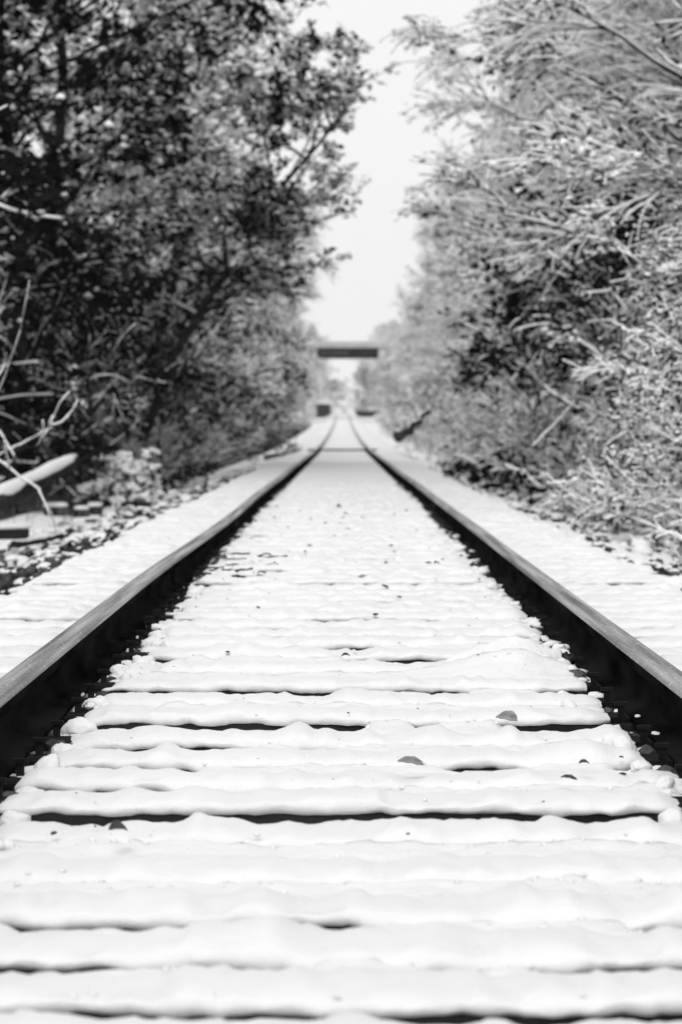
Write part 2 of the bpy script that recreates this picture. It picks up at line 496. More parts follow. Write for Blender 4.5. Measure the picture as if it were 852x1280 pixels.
# ------------------------------------------------------------------ rails
def rail(side, label):
    s = side
    ys = np.concatenate([np.arange(2.5, 60, .5), np.arange(60, 620, 4)])
    xc = s * (.7175 + .0365)
    def lat(y):
        o = 0
        if s < 0: o = .010 * np.exp(-((y - 24) / 5) ** 2) - .012 * np.exp(-((y - 14) / 4) ** 2)
        else: o = .008 * np.exp(-((y - 32) / 7) ** 2) - .006 * np.exp(-((y - 17) / 5) ** 2)
        return o + .008 * np.sin(y * .11 + s) * sstep(20, 60, y)
    zz = P(ys) + .004 * np.sin(ys * .31 + s * 2)
    prof_top = [(-.0365, -.012), (-.034, -.004), (-.026, -.001), (0, .0015), (.026, -.001), (.034, -.004), (.0365, -.012)]
    prof_body = [(.0365, -.012), (.0375, -.032), (.030, -.040), (.012, -.047), (.008, -.060), (.008, -.099), (.016, -.116), (.064, -.128), (.066, -.140),
                 (-.066, -.140), (-.064, -.128), (-.016, -.116), (-.008, -.099), (-.008, -.060), (-.012, -.047), (-.030, -.040), (-.0375, -.032), (-.0365, -.012)]
    root = thing('steel_rail', label, 'rail', (xc, 0, 0), 'steel rails of the track')
    for nm, prof, m in (('running_surface', prof_top, M['rail_top']), ('rail_body', prof_body, M['rust'])):
        pr = np.array(prof); n = len(pr)
        V = np.zeros((len(ys), n, 3)); V[:, :, 0] = pr[None, :, 0] + lat(ys)[:, None]; V[:, :, 1] = ys[:, None]; V[:, :, 2] = pr[None, :, 1] + zz[:, None]
        mb = MB(); mb.add(V.reshape(-1, 3), grid_faces(len(ys), n)); 
        if nm == 'rail_body': mb.add(V[0], [list(range(n))])
        mb.build(nm, m, root, True)
    # joint bars bolted to the inside web
    for yj in ((23.5,) if s < 0 else (29.,)):
        mb = MB(); i0 = -s
        xa, xb = sorted((i0 * .012, i0 * .026))
        o = float(lat(yj))
        box(mb, xa + o, xb + o, yj - .45, yj + .45, -.112, -.050)
        jb = mb.build('joint_bar', M['iron'], root)
        for k in range(4):
            q = MB(); yb = yj - .33 + k * .22
            xa2, xb2 = sorted((i0 * .026, i0 * .046))
            th = np.arange(6) / 6 * 2 * math.pi
            a = np.array([(xa2 + o, yb + .016 * math.cos(t), -.082 + .016 * math.sin(t)) for t in th] + [(xb2 + o, yb + .016 * math.cos(t), -.082 + .016 * math.sin(t)) for t in th])
            q.add(a, [[j, (j + 1) % 6, (j + 1) % 6 + 6, j + 6] for j in range(6)], [[5, 4, 3, 2, 1, 0], [6, 7, 8, 9, 10, 11]])
            q.build('bolt', M['iron'], jb)
    return root
rL = rail(-1, 'left-hand rusty steel rail with a worn grey top, running to the bridge')
rR = rail(1, 'right-hand rusty steel rail with a worn grey top, running to the bridge')

# ------------------------------------------------------------------ loose ballast and snow clumps (uncountable)
def stones():
    B = [ico(1, .22, k) for k in range(4)]
    dark = MB(); white = MB()
    n = 9000
    # along the rails
    y = 4 + (rng.random(n) ** 1.7) * 40; s = rng.choice([-1, 1], n)
    x = s * np.where(rng.random(n) < .8, rng.uniform(.65, .71, n), rng.uniform(.80, .84, n))
    # shoulders
    m2 = 15000
    y2 = 13 + (rng.random(m2) ** 1.4) * 45; s2 = rng.choice([-1, 1], m2, p=[.6, .4]); x2 = s2 * rng.uniform(1.42, 3.0, m2)
    X = np.concatenate([x, x2]); Y = np.concatenate([y, y2])
    b = bare_amount(X, Y)
    keep = (b > .3) | (np.abs(X) < .72) & (rng.random(len(X)) < .6) | (rng.random(len(X)) < .03)
    X, Y, b = X[keep], Y[keep], b[keep]
    Z = bed_height(X, Y)
    r = rng.uniform(.012, .032, len(X)) * np.where(np.abs(X) > 1.3, 1.0, .9)
    C = np.stack([X, Y, Z + r * .25], -1)
    S = np.stack([r, r * rng.uniform(.7, 1.3, len(r)), r * rng.uniform(.55, .9, len(r))], -1)
    for k in range(4):
        m = np.arange(len(X)) % 4 == k
        blobs(dark, C[m], S[m], .6, B[k])
    tag(dark.build('ballast_stones', M['stone']), kind='stuff')
    # snow on part of them and lumps along the snow margins
    sm = (rng.random(len(X)) < np.where(np.abs(X) < 1, .26, .26))
    C2 = C[sm] + np.array([0, 0, 1.]) * (S[sm, 2:3] * .75); S2 = S[sm] * np.array([1.15, 1.15, .6])
    I2 = ico(3)
    I2 = (I2[0] * (1 + .26 * fbm(I2[0][:, 0] * 1.7, I2[0][:, 1] * 1.7, I2[0][:, 2] * 1.7, seed=91))[:, None], I2[1])
    I3 = ico(3); I3 = (I3[0] * (1 + .32 * fbm(I3[0][:, 0] * 2.1, I3[0][:, 1] * 2.1, I3[0][:, 2] * 2.1 + 5, seed=92))[:, None], I3[1])
    blobs(white, C2, S2, .12, ico(1, .2, 5))
    n = 620
    y = 4 + (rng.random(n) ** 1.7) * 32; s = rng.choice([-1, 1], n)
    x = s * (.635 + rng.normal(0, .03, n)); x = np.clip(np.abs(x), .5, .69) * s
    r = rng.uniform(.010, .032, n)
    z = bed_height(x, y) + r * .1
    z = np.maximum(z, TIE_TOP + rise(y) - .01)
    for k, I in enumerate((I2, I3)):
        q = np.arange(n) % 2 == k
        blobs(white, np.stack([x, y, z], -1)[q], np.stack([r * 1.35, r, r * .75], -1)[q], .5, I)
    n = 2400   # crumbs of snow on the ridges and slot edges
    y = 4 + rng.random(n) ** 1.3 * 12; i = np.clip(np.searchsorted(T_Y, y), 0, len(T_Y) - 1)
    y = np.where(rng.random(n) < .55, T_Y[i] + rng.normal(-.01, .05, n), y); x = rng.uniform(-.66, .66, n); r = .0012 + .0045 * rng.random(n) ** 2
    on = (y - T_Y[i] > 0) & (y - T_Y[i] < TW)
    z = np.where(on, TIE_TOP + rise(y) + .022 + T_Z[i], bed_height(x, y) + r * .3)
    k = ~on | (rng.random(n) < .3)
    blobs(white, np.stack([x, y, z], -1)[k], np.stack([r * 1.3, r, r * .8], -1)[k], .4, ico(1, .2, 11))
    for sd in (-1, 1):      # scraps of snow on the inner foot of each rail
        for _ in range(7):
            y0 = 7.5 + rng.random() ** 1.3 * 14; ln = rng.uniform(.02, .06); xf = sd * (.754 - rng.uniform(.045, .06))
            white.add(I3[0] * np.array([.008, ln, .004]) + np.array([xf, y0, -.130]), I3[1])
    # rounded lumps of snow at the outer verges
    n = 500
    y = 16 + rng.random(n) ** 1.2 * 50; s = rng.choice([-1, 1], n); x = s * rng.uniform(1.75, 3.1, n); r = rng.uniform(.02, .06, n)
    blobs(white, np.stack([x, y, bed_height(x, y) + r * .2], -1), np.stack([r * 1.3, r * 1.2, r * .8], -1), .4, ico(2, .12, 6))
    o = white.build('snow_clumps', M['snow'], None, True); tag(o, kind='stuff')
stones()
# ------------------------------------------------------------------ plants
def children(Pa, n, t0, t1, length, angle, N=6, up=0., wob=.15, r=None, lenfall=.4, toward=None, flat=1.):
    """Pa (p,K,3) -> n children per parent: (p*n,N,3)"""
    p, K = Pa.shape[:2]
    t = r.uniform(t0, t1, (p, n)); f = t * (K - 1); i0 = np.clip(f.astype(int), 0, K - 2); w = (f - i0)[..., None]
    idx = np.arange(p)[:, None]
    pos = Pa[idx, i0] * (1 - w) + Pa[idx, i0 + 1] * w
    tan = Pa[idx, i0 + 1] - Pa[idx, i0]; tan /= np.linalg.norm(tan, axis=-1, keepdims=True) + 1e-9
    rv = r.normal(0, 1, (p, n, 3)) * np.array([1, 1, flat]); rv -= (rv * tan).sum(-1, keepdims=True) * tan; rv /= np.linalg.norm(rv, axis=-1, keepdims=True) + 1e-9
    a = np.radians(r.normal(angle, angle * .2, (p, n)))[..., None]
    d = tan * np.cos(a) + rv * np.sin(a)
    if toward is not None: d = d + np.asarray(toward)
    d /= np.linalg.norm(d, axis=-1, keepdims=True)
    pos = pos.reshape(-1, 3); d = d.reshape(-1, 3); t = t.ravel()
    L = length * (1 - lenfall * t) * r.uniform(.7, 1.25, len(t))
    out = [pos]
    for k in range(N - 1):
        d = d + np.array([0, 0, up]) + r.normal(0, wob, d.shape); d /= np.linalg.norm(d, axis=-1, keepdims=True)
        pos = pos + d * (L / (N - 1))[:, None]; out.append(pos)
    return np.stack(out, 1)

def resample(Pa, m):
    K = Pa.shape[1]; f = np.linspace(0, K - 1, m); i = np.clip(f.astype(int), 0, K - 2); w = (f - i)[None, :, None]
    return Pa[:, i] * (1 - w) + Pa[:, i + 1] * w

def snow_on(mb, Pa, rad, keep, r, lift=1.0, minr=.008, sides=4):
    """snow lying along the top of limbs"""
    if len(Pa) == 0: return
    m = r.random(len(Pa)) < keep
    Pa = Pa[m]; rad = np.broadcast_to(rad, (len(m), Pa.shape[1]))[m]
    T = np.gradient(Pa, axis=1); T /= np.linalg.norm(T, axis=-1, keepdims=True) + 1e-9
    hor = np.sqrt(np.clip(1 - T[..., 2] ** 2, 0, 1))
    rs = np.maximum(rad * .95, minr) * hor * (.75 + .5 * r.random(Pa.shape[:2])) * lift
    off = np.zeros_like(Pa); off[..., 2] = (rad * .7 + rs * .45)
    tubes(mb, Pa + off, rs, sides, 1.0)

def make_plant(kind, seed, height=11., spread=4.6, limbs=30, br=9, tw=9, leaves=14, leaf=.055, snow=.35, lsnow=.5, limb_t0=.06, leafmat='leaf', twig_r=.006, clear=0.,
               limb_up=.05, twig_up=-.05, blob=(.022, .055), wig=.10, trunk_r=.16, open_in=.35, limb_r=.045, lean=0., shelter=.4, floor=.06, limbsnow=.75, ang=(48, 45), flat=.45, tlen=.16):
    r = np.random.default_rng(seed)
    K = 9
    z = np.linspace(-.3, height, K)
    trunk = np.stack([np.cumsum(r.normal(0, height * .014, K)) + lean * (z / height) ** 1.5, np.cumsum(r.normal(0, height * .014, K)), z], -1)[None]
    trunk[0, 0, :2] = 0
    trad = np.linspace(trunk_r, trunk_r * .18, K)[None]
    # limbs: ring of directions
    t = np.sort(r.uniform(limb_t0, .97, limbs)); f = t * (K - 1); i0 = np.clip(f.astype(int), 0, K - 2)
    pos = trunk[0, i0] * (1 - (f - i0))[:, None] + trunk[0, i0 + 1] * (f - i0)[:, None]
    az = np.arange(limbs) * 2.4 + r.normal(0, .3, limbs)
    el = np.radians(r.normal(22, 10, limbs) + 45 * t ** 2)
    d = np.stack([np.cos(az) * np.cos(el), np.sin(az) * np.cos(el), np.sin(el)], -1)
    shape = np.sqrt(np.clip(1 - ((t - .40) / .62) ** 2, .08, 1))
    L = spread * shape * r.uniform(.75, 1.15, limbs)
    pts = [pos]; N = 9
    for k in range(N - 1):
        d = d + np.array([0, 0, limb_up - .05 * k / N * 2]) + r.normal(0, wig, d.shape); d /= np.linalg.norm(d, axis=-1, keepdims=True)
        pos = pos + d * (L / (N - 1))[:, None]; pts.append(pos)
    limb = np.stack(pts, 1)
    lrad = np.linspace(1, .22, N)[None] * limb_r * (.6 + .4 * shape[:, None])
    brs = children(limb, br, .22, 1.0, spread * .38, ang[0], 7, up=-.02, wob=wig * 1.1, r=r, flat=flat)
    brad = np.linspace(1, .35, 7)[None] * limb_r * .33
    tws = children(brs, tw, .15, 1.0, spread * tlen, ang[1], 6, up=twig_up, wob=wig * 1.4, r=r, flat=flat)
    trd = np.linspace(1, .6, 6)[None] * twig_r
    # keep plants above their ground
    root = thing(kind, 'x', 'x')
    mb = MB()
    tubes(mb, trunk, trad, 8); tubes(mb, limb, lrad, 5); tubes(mb, brs, brad, 4, caps=False)
    if not leaves: tubes(mb, tws, trd, 3, caps=False)
    mb.build('trunk', M['bark'], root, True)
    sb = MB()
    snow_on(sb, limb, lrad, limbsnow * min(1, snow * 2), r, minr=.014 if kind != 'bare_sapling' else .008, sides=5)
    snow_on(sb, brs, np.broadcast_to(brad, (len(brs), 7)), min(1, snow * 1.8), r, lift=1.05, minr=.011 if kind != 'bare_sapling' else .006)
    snow_on(sb, tws, np.broadcast_to(trd, (len(tws), 6)), snow, r, lift=1.1, minr=.0085 if kind != 'snowy_tree' else .012, sides=3)
    if leaves:
        n = len(tws) * leaves
        f = r.uniform(0, 5, (len(tws), leaves)); i0 = np.clip(f.astype(int), 0, 4); w = (f - i0)[..., None]
        idx = np.arange(len(tws))[:, None]
        C = (tws[idx, i0] * (1 - w) + tws[idx, i0 + 1] * w).reshape(-1, 3) + r.normal(0, .045, (n, 3))
        cl = fbm(C[:, 0] * .7, C[:, 1] * .7, C[:, 2] * .7, seed=seed, octv=3)
        keepl = r.random(n) < np.clip(.62 + cl * 2.2, floor, 1)
        C = C[keepl]; cl = cl[keepl]
        n = len(C)
        s = leaf * r.uniform(.55, 1.25, n)
        Mx = rot_rand(n, 1.0, r)
        q = np.array([(-1, 0, 0), (0, -.55, .12), (1, 0, 0), (0, .55, .12)])
        V = np.einsum('nij,nkj->nki', Mx, q[None] * s[:, None, None]) + C[:, None]
        F = (np.arange(n) * 4)[:, None] + np.arange(4)[None]
        lb = MB(); lb.add(V.reshape(-1, 3), np.concatenate([F[:, [0, 1, 2]], F[:, [0, 2, 3]]])); tubes(lb, tws, trd, 3, caps=False)
        lb.build('crown', M[leafmat], root)
        # snow cushions on the more sheltered-free leaves
        outer = np.hypot(C[:, 0], C[:, 1]) / spread
        pr = lsnow * np.clip(open_in + (1 - open_in) * (.7 * outer + .5 * C[:, 2] / height), 0, 1.2) * np.clip(.5 + 3.4 * fbm(C[:, 0] * .95 + 9, C[:, 1] * .95, C[:, 2] * 1.2, seed=seed + 3, octv=2), .05, 2.2)
        pr = pr * (shelter + (1 - shelter) * sstep(.8, 6.0, C[:, 2]))
        m = r.random(n) < pr
        C2 = C[m] + np.array([0, 0, .012]); n2 = len(C2)
        ss = r.uniform(blob[0], blob[1], n2)
        S = np.stack([ss, ss * r.uniform(.5, .9, n2), ss * r.uniform(.3, .5, n2)], -1)
        blobs(sb, C2, S, .38)
    sb.build('snow_load', M['tree_snow'], root, True)
    return root

PROTO = {}
def proto(key, *a, **k): PROTO[key] = [make_plant(*a, **k), False]
def place(key, x, y, z=None, rot=0., sc=1., label='', cat='tree', group=None, rename=None):
    o, used = PROTO[key]
    if used: o = copy_tree(o)
    else: PROTO[key][1] = True
    if z is None: z = float(ground_height(np.array(x), np.array(y)))
    o.location = (x, y, z - .05); o.rotation_euler = (0, 0, rot)
    o.scale = (sc, sc, sc) if np.isscalar(sc) else sc
    tag(o, label, cat, group)
    if 'group' in o.keys() and not group: del o['group']
    return o

proto('oakDark', 'leafy_tree', 13, snow=.12, lsnow=.14, leaf=.09, leaves=13, blob=(.045, .12), shelter=.03, floor=.3, limbsnow=.5, open_in=.1)
proto('oakA', 'leafy_tree', 11, snow=.6, lsnow=1.25, leaf=.085, leaves=9, blob=(.05, .13), shelter=.03, floor=.25, limbsnow=.5, open_in=.15)
proto('oakB', 'leafy_tree', 12, snow=.6, lsnow=1.2, leaf=.085, leaves=9, limbs=32, blob=(.05, .13), shelter=.03, floor=.25, limbsnow=.5, open_in=.15)
proto('leaning', 'leaning_tree', 15, height=6.9, spread=2.5, lean=3.9, limb_t0=.42, limbs=22, br=7, tw=6, snow=.55, lsnow=.95, leaf=.08, leaves=9, blob=(.04, .10), shelter=1, floor=.03, trunk_r=.11, limb_r=.03)
proto('snowA', 'snowy_tree', 21, snow=.95, lsnow=.8, leaves=6, leaf=.06, leafmat='pale_leaf', tw=15, limbs=34, twig_up=-.06, blob=(.03, .085), open_in=.7, shelter=.45, ang=(34, 30), tlen=.21, wig=.07)
proto('snowB', 'snowy_tree', 22, snow=.95, lsnow=.8, leaves=6, leaf=.06, leafmat='pale_leaf', tw=15, limbs=36, twig_up=-.08, blob=(.03, .085), open_in=.7, shelter=.45, ang=(34, 30), tlen=.21, wig=.07)
proto('shrubL', 'leafy_shrub', 31, height=2.3, spread=1.5, limbs=18, br=7, tw=6, leaves=9, leaf=.06, snow=.2, lsnow=.2, trunk_r=.03, limb_r=.014, twig_r=.004, blob=(.02, .045), shelter=1)
proto('shrubR', 'snowy_shrub', 32, height=2.4, spread=1.6, limbs=22, br=8, tw=7, leaves=4, leaf=.05, snow=.8, lsnow=.7, leafmat='pale_leaf', trunk_r=.03, limb_r=.014, twig_r=.004, blob=(.02, .05), open_in=.7, shelter=1)
proto('brush', 'snowy_shrub', 33, height=1.1, spread=1.0, limbs=24, br=6, tw=6, leaves=4, leaf=.04, snow=.6, lsnow=.5, leafmat='pale_leaf', trunk_r=.015, limb_r=.009, twig_r=.003, blob=(.015, .04), open_in=.7, shelter=1)
proto('bare', 'bare_sapling', 34, height=5.2, spread=2.0, limbs=22, br=4, tw=3, leaves=0, snow=1.0, trunk_r=.05, limb_r=.014, twig_r=.004, flat=1., limb_up=.09, twig_up=.05, wig=.13)

LT = [('oakDark', -6.2, 42, .4, .9, 'dark leafy tree filling the left edge behind the bare snowy sapling'),
      ('oakDark', -4.8, 53, 2.1, .95, 'dark leafy tree on the left, behind the snow-laden bush'),
      ('oakA', -5.0, 66, 3.2, 1.12, 'tall snow-flecked leafy tree on the left, behind the base of the leaning one'),
      ('oakB', -3.9, 80, 5.0, .95, 'leafy tree on the left just beyond the leaning one'),
      ('oakA', -4.7, 97, 1.2, .95, 'leafy tree with snowy foliage, fifth from the near left corner'),
      ('snowA', -5.0, 118, 2.2, .92, 'snow-dusted tree on the left, sixth from the near left corner'),
      ('oakB', -5.9, 143, .9, .95, 'leafy tree on the left, seventh from the near left corner'),
      ('snowB', -5.4, 172, 4.4, .92, 'pale snowy tree on the left, eighth from the near left corner'),
      ('oakA', -7.8, 205, 5.5, .95, 'small-looking leafy tree on the left, ninth from the near left corner'),
      ('snowA', -6.8, 245, .3, 1.0, 'pale snowy tree on the left well short of the bridge'),
      ('snowB', -7.5, 290, 3.3, 1.0, 'pale snowy tree on the left, the next before the bridge end'),
      ('snowA', -8.2, 345, 1.3, .9, 'pale snowy tree closest before the left end of the bridge'),
      ('leaning', -3.45, 61, 0., 1.0, 'leaning leafy tree whose boughs reach farthest over the track from the upper left'),
      ('oakDark', -7.4, 50, 5.1, 1.15, 'near-black tree set back between the two nearest left trees'),
      ('oakDark', -9.5, 60, 1.0, 1.3, 'tall dark tree standing behind the front row on the left, nearer one'),
      ('oakA', -10.0, 90, 4.0, 1.3, 'tall dark tree standing behind the front row on the left, farther one')]
RT = [('snowB', 5.6, 33, 1.5, .9, 'snowy twiggy tree nearest the camera on the right edge'),
      ('snowA', 6.0, 44, 2.7, 1.0, 'snow-covered tree on the right, second from the camera'),
      ('snowB', 6.1, 56, 4.9, 1.05, 'snow-covered arching tree on the right, third from the camera'),
      ('snowA', 6.9, 70, 1.1, 1.08, 'snow-covered tree on the right, fourth from the camera'),
      ('snowB', 7.6, 86, 3.2, 1.0, 'snow-covered tree on the right, fifth from the camera'),
      ('snowA', 7.6, 105, 5.4, 1.0, 'snow-covered tree on the right above the fallen dark trunk'),
      ('snowB', 7.4, 128, .7, .98, 'snow-covered tree on the right, next beyond the fallen dark trunk'),
      ('snowA', 7.2, 155, 2.9, .98, 'snow-covered tree on the right, eighth from the camera'),
      ('snowB', 7.4, 188, 4.3, .98, 'pale snow-covered tree on the right, ninth from the camera'),
      ('snowA', 7.8, 228, 1.9, 1.0, 'pale snow-covered tree on the right, tenth from the camera'),
      ('snowB', 8.6, 275, .1, 1.0, 'pale misty tree on the right well short of the bridge'),
      ('snowA', 9.2, 330, 3.7, .95, 'pale misty tree closest before the right end of the bridge'),
      ('snowB', 10.0, 62, 2.0, 1.3, 'tall snowy tree behind the front row on the right, nearer one'),
      ('oakB', 10.0, 96, 5.0, 1.2, 'tall snowy tree behind the front row on the right, farther one')]
for (k, x, y, rot, sc, lab) in LT: place(k, x, y, rot=rot, sc=sc, label=lab, cat='tree', group='trees lining the left side')
for (k, x, y, rot, sc, lab) in RT: place(k, x, y, rot=rot, sc=sc, label=lab, cat='tree', group='trees lining the right side')

# undergrowth
ys = [48.5, 53, 60, 66, 76, 88, 101, 116, 134, 155, 180, 210]
for i, y in enumerate(ys):
    x = -(3.5 + .4 * (i % 3))
    place('shrubL' if i % 4 or i < 5 else 'shrubR', x, y, rot=i * 1.7, sc=.9 + .12 * (i % 3), label='low snow-dusted shrub under the left trees, %s from the camera' % ordinal(i + 1), cat='shrub', group='shrubs under the left trees')
DARK = (41, 46, 52, 59, 76)
ys = [28, 32, 36.5, 41, 46, 52, 59, 67, 76, 87, 100, 115, 133, 155, 182, 215, 255]
for i, y in enumerate(ys):
    x = 3.2 + .35 * (i % 3) + (.0 if y < 60 else .2)
    place('shrubL' if y in DARK else 'shrubR', x, y, rot=i * 2.3, sc=(1.25 if y in DARK else .9) + .13 * (i % 3), label=('dark leafy shrub low on the right verge, %s of all shrubs there from the camera' if y in DARK else 'snow-laden twiggy shrub along the right verge, %s from the camera') % ordinal(i + 1), cat='shrub', group='shrubs along the right verge')
ys = [22.5, 24.5, 27, 30, 33.5, 37.5, 42, 47.5, 54, 62, 71, 82]
for i, y in enumerate(ys):
    place('brush', 2.75 + .2 * (i % 2) + (.1 if y > 40 else 0), y, rot=i * 1.1, sc=.7 + .12 * (i % 3), label='knee-high snowy brush at the edge of the right shoulder, %s from the camera' % ordinal(i + 1), cat='brush', group='low brush at the right shoulder')
ys = [58, 64, 70, 82, 96]
for i, y in enumerate(ys):
    place('brush', -3.5 - .15 * (i % 2), y, rot=i * 1.9, sc=.55 + .1 * (i % 3), label='knee-high snowy brush at the edge of the left shoulder, %s from the camera' % ordinal(i + 1), cat='brush', group='low brush at the left shoulder')
for i, (x, y) in enumerate([(-5.2, 40), (-6.0, 47), (-5.6, 58), (-5.4, 72), (-6.2, 84), (-5.6, 100), (-5.8, 120)]):
    place('shrubL', x, y, rot=i * 2.1, sc=1.7, label='tall dark thicket behind the front left trunks, %s from the camera' % ordinal(i + 1), cat='shrub', group='dark thicket under the left trees')
# bare saplings at the left frame edge
place('bare', -3.75, 24, rot=.6, sc=.85, label='bare sapling with snow along its branches at the left edge', cat='sapling')
place('bare', -3.6, 27, rot=.9, sc=(.95, .95, 1.8), label='taller bare snowy sapling high in the upper left corner', cat='sapling')
place('bare', 4.4, 29, rot=1.9, sc=1.25, label='bare snowy sapling arching in from the right edge', cat='sapling')

# snow-laden bush of drooping sprays (left of the track)
def spray_bush():
    r = np.random.default_rng(5)
    x, y = -2.75, 45.
    root = thing('snowy_bush', 'small bush of drooping sprays bowed under thick snow left of the track', 'bush', (x, y, float(ground_height(np.array(x), np.array(y)))))
    n = 110
    az = r.uniform(0, 2 * math.pi, n); el = np.radians(r.uniform(0, 80, n)); L = r.uniform(.35, .8, n) * (1 - .25 * el / 1.4)
    d = np.stack([np.cos(az) * np.cos(el), np.sin(az) * np.cos(el), np.sin(el)], -1)
    pos = np.stack([r.normal(0, .06, n), r.normal(0, .06, n), r.uniform(.05, .40, n)], -1); pts = [pos]
    for k in range(7):
        d = d + np.array([0, 0, -.16]) + r.normal(0, .09, d.shape); d /= np.linalg.norm(d, axis=-1, keepdims=True)
        pos = pos + d * (L / 7)[:, None]; pts.append(pos)
    limb = np.stack(pts, 1); lr = np.linspace(.010, .004, 8)[None]
    tw = children(limb, 6, .35, 1, .17, 50, 5, up=-.14, wob=.12, r=r)
    mb = MB(); tubes(mb, limb, lr, 4); tubes(mb, tw, .003, 3, caps=False); mb.build('stems', M['bark'], root)
    lb = MB(); C = np.repeat(tw.reshape(-1, 3), 2, 0); C = C + r.normal(0, .025, C.shape); n = len(C)
    Mx = rot_rand(n, 1., r); q = np.array([(-1, 0, 0), (0, -.5, .1), (1, 0, 0), (0, .5, .1)])
    V = np.einsum('nij,nkj->nki', Mx, q[None] * .035) + C[:, None]
    lb.add(V.reshape(-1, 3), (np.arange(n) * 4)[:, None] + np.arange(4)[None]); lb.build('foliage', M['leaf'], root)
    sb = MB(); T = tw.reshape(-1, 3)
    cl = fbm(T[:, 0] * 4.5, T[:, 1] * 4.5, T[:, 2] * 6.5, seed=12); k = (cl > -.22) & (T[:, 2] > .10) & (r.random(len(T)) < .8)
    ss = r.uniform(.022, .052, k.sum()); blobs(sb, T[k] + np.array([0, 0, .02]), np.stack([ss * 1.4, ss, ss * .6], -1), .3, ico(1, .15, 3))
    snow_on(sb, resample(limb, 14)[:, 7:], np.full((len(limb), 7), .008), .75, r, minr=.018, lift=1.5, sides=6)
    sb.build('snow_load', M['tree_snow'], root, True)
spray_bush()

# ------------------------------------------------------------------ fallen timber and debris
def px(u, v, D):
    """photo pixel at distance D -> world"""
    return np.array([(u - 428) * D / 4400 - .012, D, CAMH - (v - 537) * D / 4400])

def snowy_log(name, label, cat, a, b, r0, r1, snow_r=.6, m='bark', stubs=0, seed=0, sag=0.):
    r = np.random.default_rng(seed)
    a, b = np.array(a), np.array(b); N = 16
    t = np.linspace(0, 1, N)[:, None]
    path = a + (b - a) * t + r.normal(0, .003 if name != 'fallen_tree' else .05, (N, 3)); path[:, 2] += -sag * np.sin(t[:, 0] * math.pi)
    root = thing(name, label, cat, tuple(a)); path = path - a
    rad = np.linspace(r0, r1, N) * (1 + r.normal(0, .03, N))
    mb = MB(); tubes(mb, path[None], rad[None], 12); 
    for k in range(stubs):
        i = r.integers(3, N - 2); d = r.normal(0, 1, 3); d[2] = abs(d[2]); d /= np.linalg.norm(d)
        p = np.stack([path[i] + d * s for s in np.linspace(0, r.uniform(.2, .7), 5)])
        tubes(mb, p[None], np.linspace(r1 * .5, r1 * .15, 5)[None], 6)
    mb.build('bark', M[m], root, True)
    sb = MB(); off = np.zeros((N, 3)); off[:, 2] = rad * (.36 if name != 'fallen_tree' else .6) 
    w = rad * (.88 + .10 * r.standard_normal(N)); w[0] *= .7; w[-1] *= .8
    if name == 'fallen_tree': w = w * (.45 + .25 * r.random(N))
    tubes(sb, (path + off)[None], w[None], 12)
    sb.build('snow_top', M['snow'], root, True)
    return root

snowy_log('fallen_log', 'thick snow-topped log slanting up from the left edge', 'log', px(-60, 655, 33.5), px(93, 577, 36.5), .115, .085, seed=1, stubs=3)
snowy_log('fallen_branch', 'thin bare snow-lined branch slanting up above the thick log', 'branch', px(-40, 592, 30), px(69, 533, 31), .022, .010, seed=2)
snowy_log('fallen_tree', 'dark fallen trunk leaning over the right verge below the misty trees', 'trunk', px(494, 547, 108), px(548, 506, 118), .17, .06, stubs=12, seed=3)
snowy_log('fallen_branch', 'dark branch lying in the snow beside the left rail far ahead', 'branch', px(330, 572, 86), px(372, 563, 86), .07, .03, stubs=5, seed=4)
snowy_log('fallen_branch', 'thin dark branch in the hollow under the left trees', 'branch', px(225, 585, 66), px(300, 560, 68), .035, .015, stubs=5, seed=6)
snowy_log('fallen_pole', 'dark snow-topped pole lying flat beside the sawn timber on the left', 'pole', px(18, 681, 27.5), px(84, 668, 29), .035, .02, seed=5)

def block(name, label, cat, u0, u1, vtop, vbot, D, depth=.3, rot=0., seed=0, mt='wood'):
    r = np.random.default_rng(seed)
    c = px((u0 + u1) / 2, vbot, D); w = (u1 - u0) * D / 4400; h = (vbot - vtop) * D / 4400
    root = thing(name, label, cat, tuple(c)); root.rotation_euler = (0, 0, rot)
    bv, bf = ico(2, .05, seed)
    cub = np.sign(bv) * np.abs(bv) ** .35; cub = cub / np.abs(cub).max(0)
    mb = MB(); mb.add(cub * np.array([w / 2, depth / 2, h / 2]) + np.array([0, 0, h * .35]), bf); mb.build('body', M[mt], root)
    sb = MB(); cc = np.sign(bv) * np.abs(bv) ** .6; cc /= np.abs(cc).max(0)
    sb.add(cc * np.array([w / 2 * 1.06, depth / 2 * 1.05, h * .28]) + np.array([0, 0, h * .90]), bf); sb.build('snow_top', M['snow'], root, True)
block('sawn_timber', 'dark end of a snow-topped sawn timber at the left edge', 'timber', -40, 37, 657, 672, 27, .22, .15, 1)
block('rock', 'square dark rock under a snow cushion below the thick log', 'rock', 55, 84, 630, 643, 36, .25, .2, 2, 'stone')
block('rock', 'small snow-capped rock just right of the square one', 'rock', 94, 110, 634, 645, 36, .15, .5, 3, 'stone')
block('rock', 'snow-capped rock nearest the drooping bush', 'rock', 112, 126, 630, 642, 37, .15, .9, 4, 'stone')
def stub():
    b = px(256, 612, 45.); root_p = np.array([0, 0, 0.])
    mb = MB(); p = np.array([(0, 0, -.05), (.005, 0, .05), (.02, 0, .10), (.045, 0, .16)]); tubes(mb, p[None], np.array([[.022, .018, .016, .008]]), 7)
    o = mb.build('wood_stub', M['wood'], None, True); o.location = b
    tag(o, 'short dark wooden stub poking out of the snow left of the track', 'stub')
stub()
